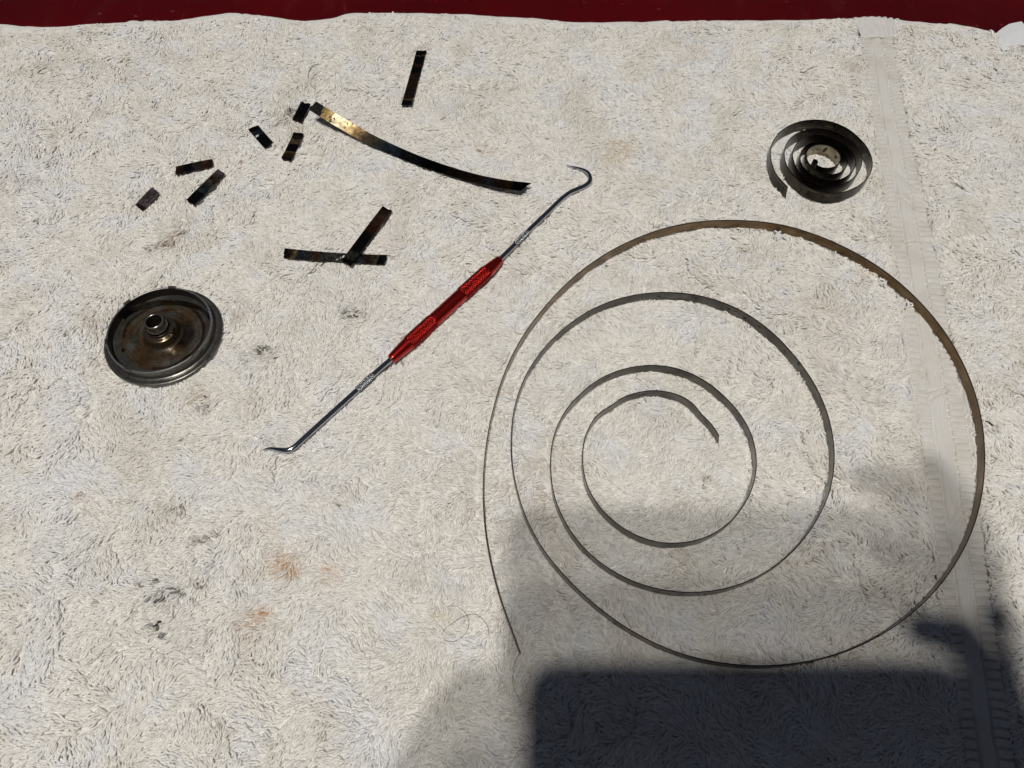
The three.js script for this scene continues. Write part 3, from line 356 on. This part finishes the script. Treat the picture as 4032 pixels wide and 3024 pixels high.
// ---------------------------------------------------------------- the oily spring housing
{
  const root = thing('spring_housing', 'round shallow steel spring housing with a hollow hub, brown with oil', 'spring housing', V(-151.6, 0.3, -185.6)); const Y0 = 0.3;
  const lathe = (p, seg = 96) => new THREE.LatheGeometry(p.map(([r, y]) => new THREE.Vector2(r * MM, (y - Y0) * MM)), seg);
  const worn = dataTex(1024, 64, (u, v) => { const n = fbm(u * 60, v * 3, 3.3), s = fbm(u * 9, v * 2, 5.1), m = noise(u * 140, v * 30, 7); let c = [150, 147, 139].map((k) => k * (1 + 0.3 * n + 0.35 * s)); if (m > 0.5) c = [34, 28, 22]; if (fbm(u * 30, v * 5, 9) > 0.3) c = mix3(c, [52, 42, 30], 0.7); return c; });
  const rimMat = new THREE.MeshPhysicalMaterial({ map: worn, color: new THREE.Color().setRGB(0.5, 0.5, 0.5), metalness: 0.85, roughness: 0.33, clearcoat: 0.3, clearcoatRoughness: 0.2 });
  const oilDark = new THREE.MeshPhysicalMaterial({ color: new THREE.Color().setRGB(0.02, 0.014, 0.01), metalness: 0.3, roughness: 0.4, clearcoat: 0.4, clearcoatRoughness: 0.12 });
  const hubMat = new THREE.MeshPhysicalMaterial({ color: new THREE.Color().setRGB(0.13, 0.095, 0.055), metalness: 0.85, roughness: 0.26, clearcoat: 0.8, clearcoatRoughness: 0.08 });
  const bright = new THREE.MeshStandardMaterial({ color: new THREE.Color().setRGB(0.42, 0.4, 0.36), metalness: 1, roughness: 0.22 });
  part('flange', lathe([[22, -0.9], [25, -0.9], [25.3, -0.5], [25.3, 0.7], [25.0, 1.05], [24.3, 1.15], [23.8, 1.0], [22.6, 1.05], [22.2, 1.4]]), rimMat, root);
  const wall = part('rim', lathe([[22.25, 1.3], [22.3, 2], [22.25, 5.4], [22.1, 5.9]], 128), rimMat, root);
  part('rim_lip', lathe([[22.12, 5.85], [22.05, 6.1], [21.9, 6.22], [21.55, 6.18], [21.38, 5.9]], 128), new THREE.MeshStandardMaterial({ color: new THREE.Color().setRGB(0.24, 0.24, 0.235), metalness: 0.8, roughness: 0.4 }), wall);
  part('inner_wall', lathe([[21.38, 6.0], [21.35, 1.5], [20.9, 1.42]], 96), oilDark, root);
  const floorTex = dataTex(1024, 1024, (u, v) => {
    const x = (u - 0.5) * 2, y = (v - 0.5) * 2, r = Math.hypot(x, y), a = Math.atan2(y, x); const wob = r + 0.05 * noise(Math.cos(a) * 1.6, Math.sin(a) * 1.6, 4.4);
    let c = [128, 125, 116]; const n = fbm(x * 3, y * 3, 2.2);
    const ring = fbm(wob * 26, a * 0.55, 6.6, 4), ring2 = fbm(wob * 60, a * 0.9, 9.2, 3);
    const oil = clamp(0.34 + 2.1 * n + 0.35 * (1 - Math.abs(wob - 0.58) * 3) , 0, 1);
    c = mix3(c, [112, 78, 36], oil * 0.85); c = c.map((k) => k * (1 + 0.5 * ring + 0.3 * ring2));
    if (ring > 0.19 - 0.1 * n) c = mix3(c, [66, 34, 10], 0.65); // dried oil swirls
    const edge = Math.abs(wob - 0.80 + 0.03 * noise(a * 2, 1, 1)); if (edge < 0.035 && Math.sin(a + 3.9) < 0.75) c = mix3(c, [46, 22, 6], 0.8 * (1 - edge / 0.035) ** 0.4);
    if (wob > 0.83) c = mix3(c, [104, 106, 104], 0.7);
    for (const [sx, sy, q] of [[-0.80, 0.10, 0.045], [-0.72, -0.38, 0.055]]) { const d = Math.hypot((x - sx) * 1.2, y - sy); if (d < q) c = mix3(c, [66, 22, 4], 0.9); }
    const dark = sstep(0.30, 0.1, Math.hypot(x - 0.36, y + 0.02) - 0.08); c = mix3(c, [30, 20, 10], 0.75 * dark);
    return c;
  });
  const fr = dataTex(512, 512, (u, v) => { const n = 78 + 150 * fbm(u * 10, v * 10, 12.2) + 40 * noise(u * 40, v * 40, 3); return [n, clamp(n, 30, 190), n]; }, false);
  const disc = new THREE.CircleGeometry(21.2 * MM, 96); disc.rotateX(-Math.PI / 2); disc.translate(0, (1.5 - Y0) * MM, 0);
  part('floor_plate', disc, new THREE.MeshPhysicalMaterial({ map: floorTex, color: new THREE.Color().setRGB(0.42, 0.42, 0.42), roughnessMap: fr, roughness: 1, metalness: 0.55, clearcoat: 0.6, clearcoatRoughness: 0.14 }), root);
  // stepped hub: boss, collar, hollow tube
  const hub = part('hub', lathe([[8.6, 1.45], [7.9, 1.9], [7.3, 2.6], [7.2, 4.9], [6.9, 5.4], [6.2, 5.6], [5.2, 5.55], [5.0, 5.9], [4.95, 6.7], [4.6, 6.9]], 72), hubMat, root);
  part('tube', lathe([[4.2, 6.6], [4.2, 7.6], [4.55, 7.9], [4.6, 8.5], [4.2, 8.9], [3.95, 9.2], [3.9, 11.2], [3.75, 11.75], [3.45, 11.95], [3.15, 11.8], [3.05, 11.3]], 64), bright, hub);
  part('bore', lathe([[3.05, 11.4], [3.0, 2.2], [0, 2.0]], 48), oilDark, hub);
  const lug = new RoundedBoxGeometry(2.0 * MM, 2.6 * MM, 3.0 * MM, 2, 0.4 * MM); lug.translate(5.9 * MM, (6.2 - Y0) * MM, 1.2 * MM); part('lug', lug, hubMat, hub);
  const tabAt = [[-170.9, -201.1], [-150.7, -209.7], [-172, -178.5], [-133.8, -173.2], [-159.8, -166.0]];
  for (const [x, z] of tabAt) { const a = Math.atan2(-(z + 185.6), x + 151.6), g = new RoundedBoxGeometry(1.2 * MM, 2.0 * MM, 3.5 * MM, 2, 0.25 * MM); g.translate(22.0 * MM, (5.6 - Y0) * MM, 0); g.rotateY(a); part('tab', g, rimMat, wall); }
  // piece of the old spring still lying against the far wall
  const pts = []; for (let i = 0; i <= 40; i++) { const a = lerp(2.75, 0.35, i / 40), bow = 1 - Math.sin((i / 40) * Math.PI) * 0.34 * (1 - 0.3 * Math.sin((i / 40) * Math.PI)); pts.push(new THREE.Vector3(Math.cos(a) * 20.6 * MM * (0.985), 3.1 * MM, -Math.sin(a) * 20.6 * MM * bow)); }
  part('spring_remnant', ribbon(pts, () => new THREE.Vector3(0, 1, 0), 3.6 * MM, 0.5 * MM, () => 0, () => 0, 3), steel(crossTex(401.1, 48, [[0, K], [0.25, [84, 80, 72]], [0.5, [70, 58, 44]], [0.75, K], [1, BROWN]]), 0.3), root).userData.label = 'dark strip of old spring along the far inside wall';
}

// ---------------------------------------------------------------- loose hairs and a thread
function strand(name, list, rad, color, label, category, group) {
  const c = new THREE.CatmullRomCurve3(list.map(([x, z, y]) => V(x, H(x, z) + (y ?? 0.5), z))), p = c.getPoint(0.5), root = thing(name, label, category, p, group);
  const g = new THREE.TubeGeometry(c, 60, rad * MM, 6); part('fibre', local(g, root), new THREE.MeshStandardMaterial({ color: new THREE.Color().setRGB(...color), roughness: 0.7 }), root);
}
strand('loose_thread', [[-106, -344.5, 1.0], [-109.5, -348.9, 0.9], [-111.3, -356.2, 1.1], [-110.1, -362.5, 1.1], [-107, -365.7, 0.8]], 0.22, [0.42, 0.42, 0.45], 'loose grey thread looping on the towel above the long curved strip', 'thread');
strand('hair', [[-27, -68, 0.5], [-19.8, -68.9, 0.9], [-15.5, -64.4, 1.4], [-16.7, -59.1, 0.8], [-22, -56.5, 0.6], [-24.8, -59.1, 0.6], [-20.5, -63.5, 1.1], [-13.3, -66.2, 1.3], [-8.4, -61.1, 1], [-9.8, -53.9, 0.5]], 0.07, [0.06, 0.045, 0.035], 'fine dark curled hair around the outer end of the large spiral', 'hair');
strand('hair', [[-3, -152, 0.6], [4.6, -154.6, 0.9], [7.8, -152.2, 0.9], [9.5, -145.2, 0.6]], 0.07, [0.3, 0.26, 0.22], 'fine pale hair between the two outer turns of the large spiral', 'hair');
strand('hair', [[2.6, -52.5, 0.6], [1.2, -50.5, 0.8], [0.4, -42.2, 0.7], [3.4, -36.3, 0.6]], 0.07, [0.1, 0.08, 0.07], 'fine dark straight hair just beyond the tip of the large spiral', 'hair');
strand('loose_thread', [[-80, -152.5, 0.8], [-77, -158, 1.2], [-73, -163, 1.2], [-71.6, -168, 0.9], [-72.4, -172, 0.6]], 0.16, [0.8, 0.78, 0.74], 'loose white thread beside the lower shaft of the hook pick', 'thread');

// ---------------------------------------------------------------- what stands over the bench: the phone, the hands that hold it, the lamp
{
  const phone = thing('phone', 'dark phone held flat above the towel', 'phone', V(0, 280, 0)); phone.rotation.x = -Math.PI / 3;
    const sh = new THREE.Shape(), w = 131.5 * MM, h = 82 * MM, c = 9.5 * MM; sh.moveTo(-w / 2 + c, -h / 2); sh.lineTo(w / 2 - c, -h / 2); sh.absarc(w / 2 - c, -h / 2 + c, c, -Math.PI / 2, 0); sh.lineTo(w / 2, h / 2 - c); sh.absarc(w / 2 - c, h / 2 - c, c, 0, Math.PI / 2); sh.lineTo(-w / 2 + c, h / 2); sh.absarc(-w / 2 + c, h / 2 - c, c, Math.PI / 2, Math.PI); sh.lineTo(-w / 2, -h / 2 + c); sh.absarc(-w / 2 + c, -h / 2 + c, c, Math.PI, 1.5 * Math.PI);
  const eg = new THREE.ExtrudeGeometry(sh, { depth: 6 * MM, bevelEnabled: true, bevelSize: 0.8 * MM, bevelThickness: 0.8 * MM, bevelSegments: 3, curveSegments: 12 }); eg.translate(51.8 * MM, -27 * MM, 3.4 * MM);
  part('casing', eg, new THREE.MeshStandardMaterial({ color: new THREE.Color().setRGB(0.02, 0.021, 0.024), roughness: 0.4 }), phone);
  const scr = new THREE.PlaneGeometry(125 * MM, 70 * MM); scr.translate(51.8 * MM, -27 * MM, 10.5 * MM); part('screen', scr, new THREE.MeshStandardMaterial({ color: new THREE.Color().setRGB(0.012, 0.012, 0.014), roughness: 0.1 }), phone);
}
function hand(label, bones, lo, hi) { // one continuous skin over tapered bones, in the phone's own axes
  const N = 92, size = Math.max(hi[0] - lo[0], hi[1] - lo[1], hi[2] - lo[2]) / 2, mid = lo.map((v, i) => (v + hi[i]) / 2), mc = new MarchingCubes(N, new THREE.MeshStandardMaterial(), false, false, 400000);
  mc.isolation = 0; const p = [0, 0, 0];
  for (let k = 0; k < N; k++) for (let j = 0; j < N; j++) for (let i = 0; i < N; i++) {
    p[0] = mid[0] + (i - N / 2) / (N / 2) * size; p[1] = mid[1] + (j - N / 2) / (N / 2) * size; p[2] = mid[2] + (k - N / 2) / (N / 2) * size; let d = 1e3;
    for (const [a, b, ra, rb] of bones) { const ab = [b[0] - a[0], b[1] - a[1], b[2] - a[2]], l2 = ab[0] ** 2 + ab[1] ** 2 + ab[2] ** 2, t = clamp(((p[0] - a[0]) * ab[0] + (p[1] - a[1]) * ab[1] + (p[2] - a[2]) * ab[2]) / l2, 0, 1); const q = Math.hypot(p[0] - a[0] - t * ab[0], p[1] - a[1] - t * ab[1], p[2] - a[2] - t * ab[2]) - lerp(ra, rb, t), k2 = 3; const hh = clamp(0.5 + 0.5 * (d - q) / k2, 0, 1); d = lerp(d, q, hh) - k2 * hh * (1 - hh); }
    mc.field[i + j * N + k * N * N] = -d;
  }
  mc.update(); const g = new THREE.BufferGeometry(), n = mc.count ?? mc.geometry.drawRange.count;
  g.setAttribute('position', new THREE.Float32BufferAttribute(Array.from(mc.positionArray.slice(0, n * 3), (v, i) => (v * size + mid[i % 3]) * MM), 3)); g.setAttribute('normal', new THREE.Float32BufferAttribute(mc.normalArray.slice(0, n * 3), 3));
  const m = new THREE.Mesh(g, new THREE.MeshPhysicalMaterial({ color: new THREE.Color().setRGB(0.52, 0.30, 0.21), roughness: 0.55, sheen: 0.2 })); m.name = numbered('hand'); m.position.copy(V(0, 280, 0)); m.rotation.x = -Math.PI / 3; m.castShadow = m.receiveShadow = true; scene.add(m); tag(m, label, 'hand');
}
const chain = (pts, r0, r1) => pts.slice(1).map((p, i) => [pts[i], p, lerp(r0, r1, i / (pts.length - 1)), lerp(r0, r1, (i + 1) / (pts.length - 1))]);
hand('right hand gripping the end of the phone', [
  ...chain([[107, 25, 4], [118, 23, 6], [126, 10, 9], [129, -12, 13]], 5.6, 7.6), ...chain([[131, 30, 8], [138, 17, 11], [140, 0, 14], [136, -18, 16]], 5.5, 7.2),
  ...chain([[110, -12, -6], [126, -13, -6], [134, -18, 4], [135, -30, 16]], 5.8, 7.6), ...chain([[110, -30, -6], [124, -31, -5], [132, -36, 4], [132, -46, 15]], 5.2, 7.2), ...chain([[96, -28, 17], [110, -40, 19], [120, -54, 21]], 7.0, 9.5),
  [[118, 8, 9], [120, -30, 14], 5.5, 7], [[124, -16, 17], [122, -54, 23], 9, 14], [[132, -22, 18], [130, -64, 28], 8, 15], [[127, -64, 30], [146, -122, 74], 17, 22]], [80, -145, -30], [185, 45, 105]);
hand('left hand holding the near corner of the phone', [
  ...chain([[-8, -44, -5], [-23, -44, -4], [-33, -56, 4], [-34, -70, 14]], 6.2, 8.2), ...chain([[2, -55, -7], [-14, -60, -7], [-28, -68, 2], [-32, -80, 14]], 6.2, 8.2), ...chain([[4, -34, 17], [-12, -46, 19], [-26, -64, 20]], 7.2, 9.5),
  [[-34, -66, 14], [-44, -100, 24], 14, 16], [[-28, -78, 16], [-44, -104, 26], 13, 17], [[-46, -104, 26], [-80, -160, 66], 18, 22]], [-110, -180, -30], [20, -20, 90]);
{
  const root = thing('ceiling_lamp', 'ceiling lamp with three round bulbs in a row above the bench', 'lamp', V(-90, LAMP_Y, 432));
  const a = V(-150, LAMP_Y + 46, 210), b = V(-48, LAMP_Y + 46, 655), rail = new RoundedBoxGeometry(0.07, 0.03, a.distanceTo(b), 3, 0.008); rail.rotateY(Math.atan2(b.x - a.x, b.z - a.z)); rail.translate(-0.009, 0.05, 0);
  part('housing', rail, new THREE.MeshStandardMaterial({ color: new THREE.Color().setRGB(0.7, 0.7, 0.7), roughness: 0.6 }), root);
  for (const [x, z, cd, col] of BULBS) {
    const g = new THREE.SphereGeometry(0.032, 24, 16); g.translate((x + 90) * MM, 0, (z - 432) * MM);
    part('bulb', g, new THREE.MeshStandardMaterial({ color: 0x000000, emissive: new THREE.Color().setRGB(...col), emissiveIntensity: 12 }), root);
    const l = new THREE.PointLight(new THREE.Color().setRGB(...col), cd); l.position.copy(V(x, LAMP_Y, z)); l.castShadow = true; l.shadow.radius = 1.6; l.shadow.mapSize.set(2048, 2048); scene.add(l);
  }
}
renderer.render(scene, camera);
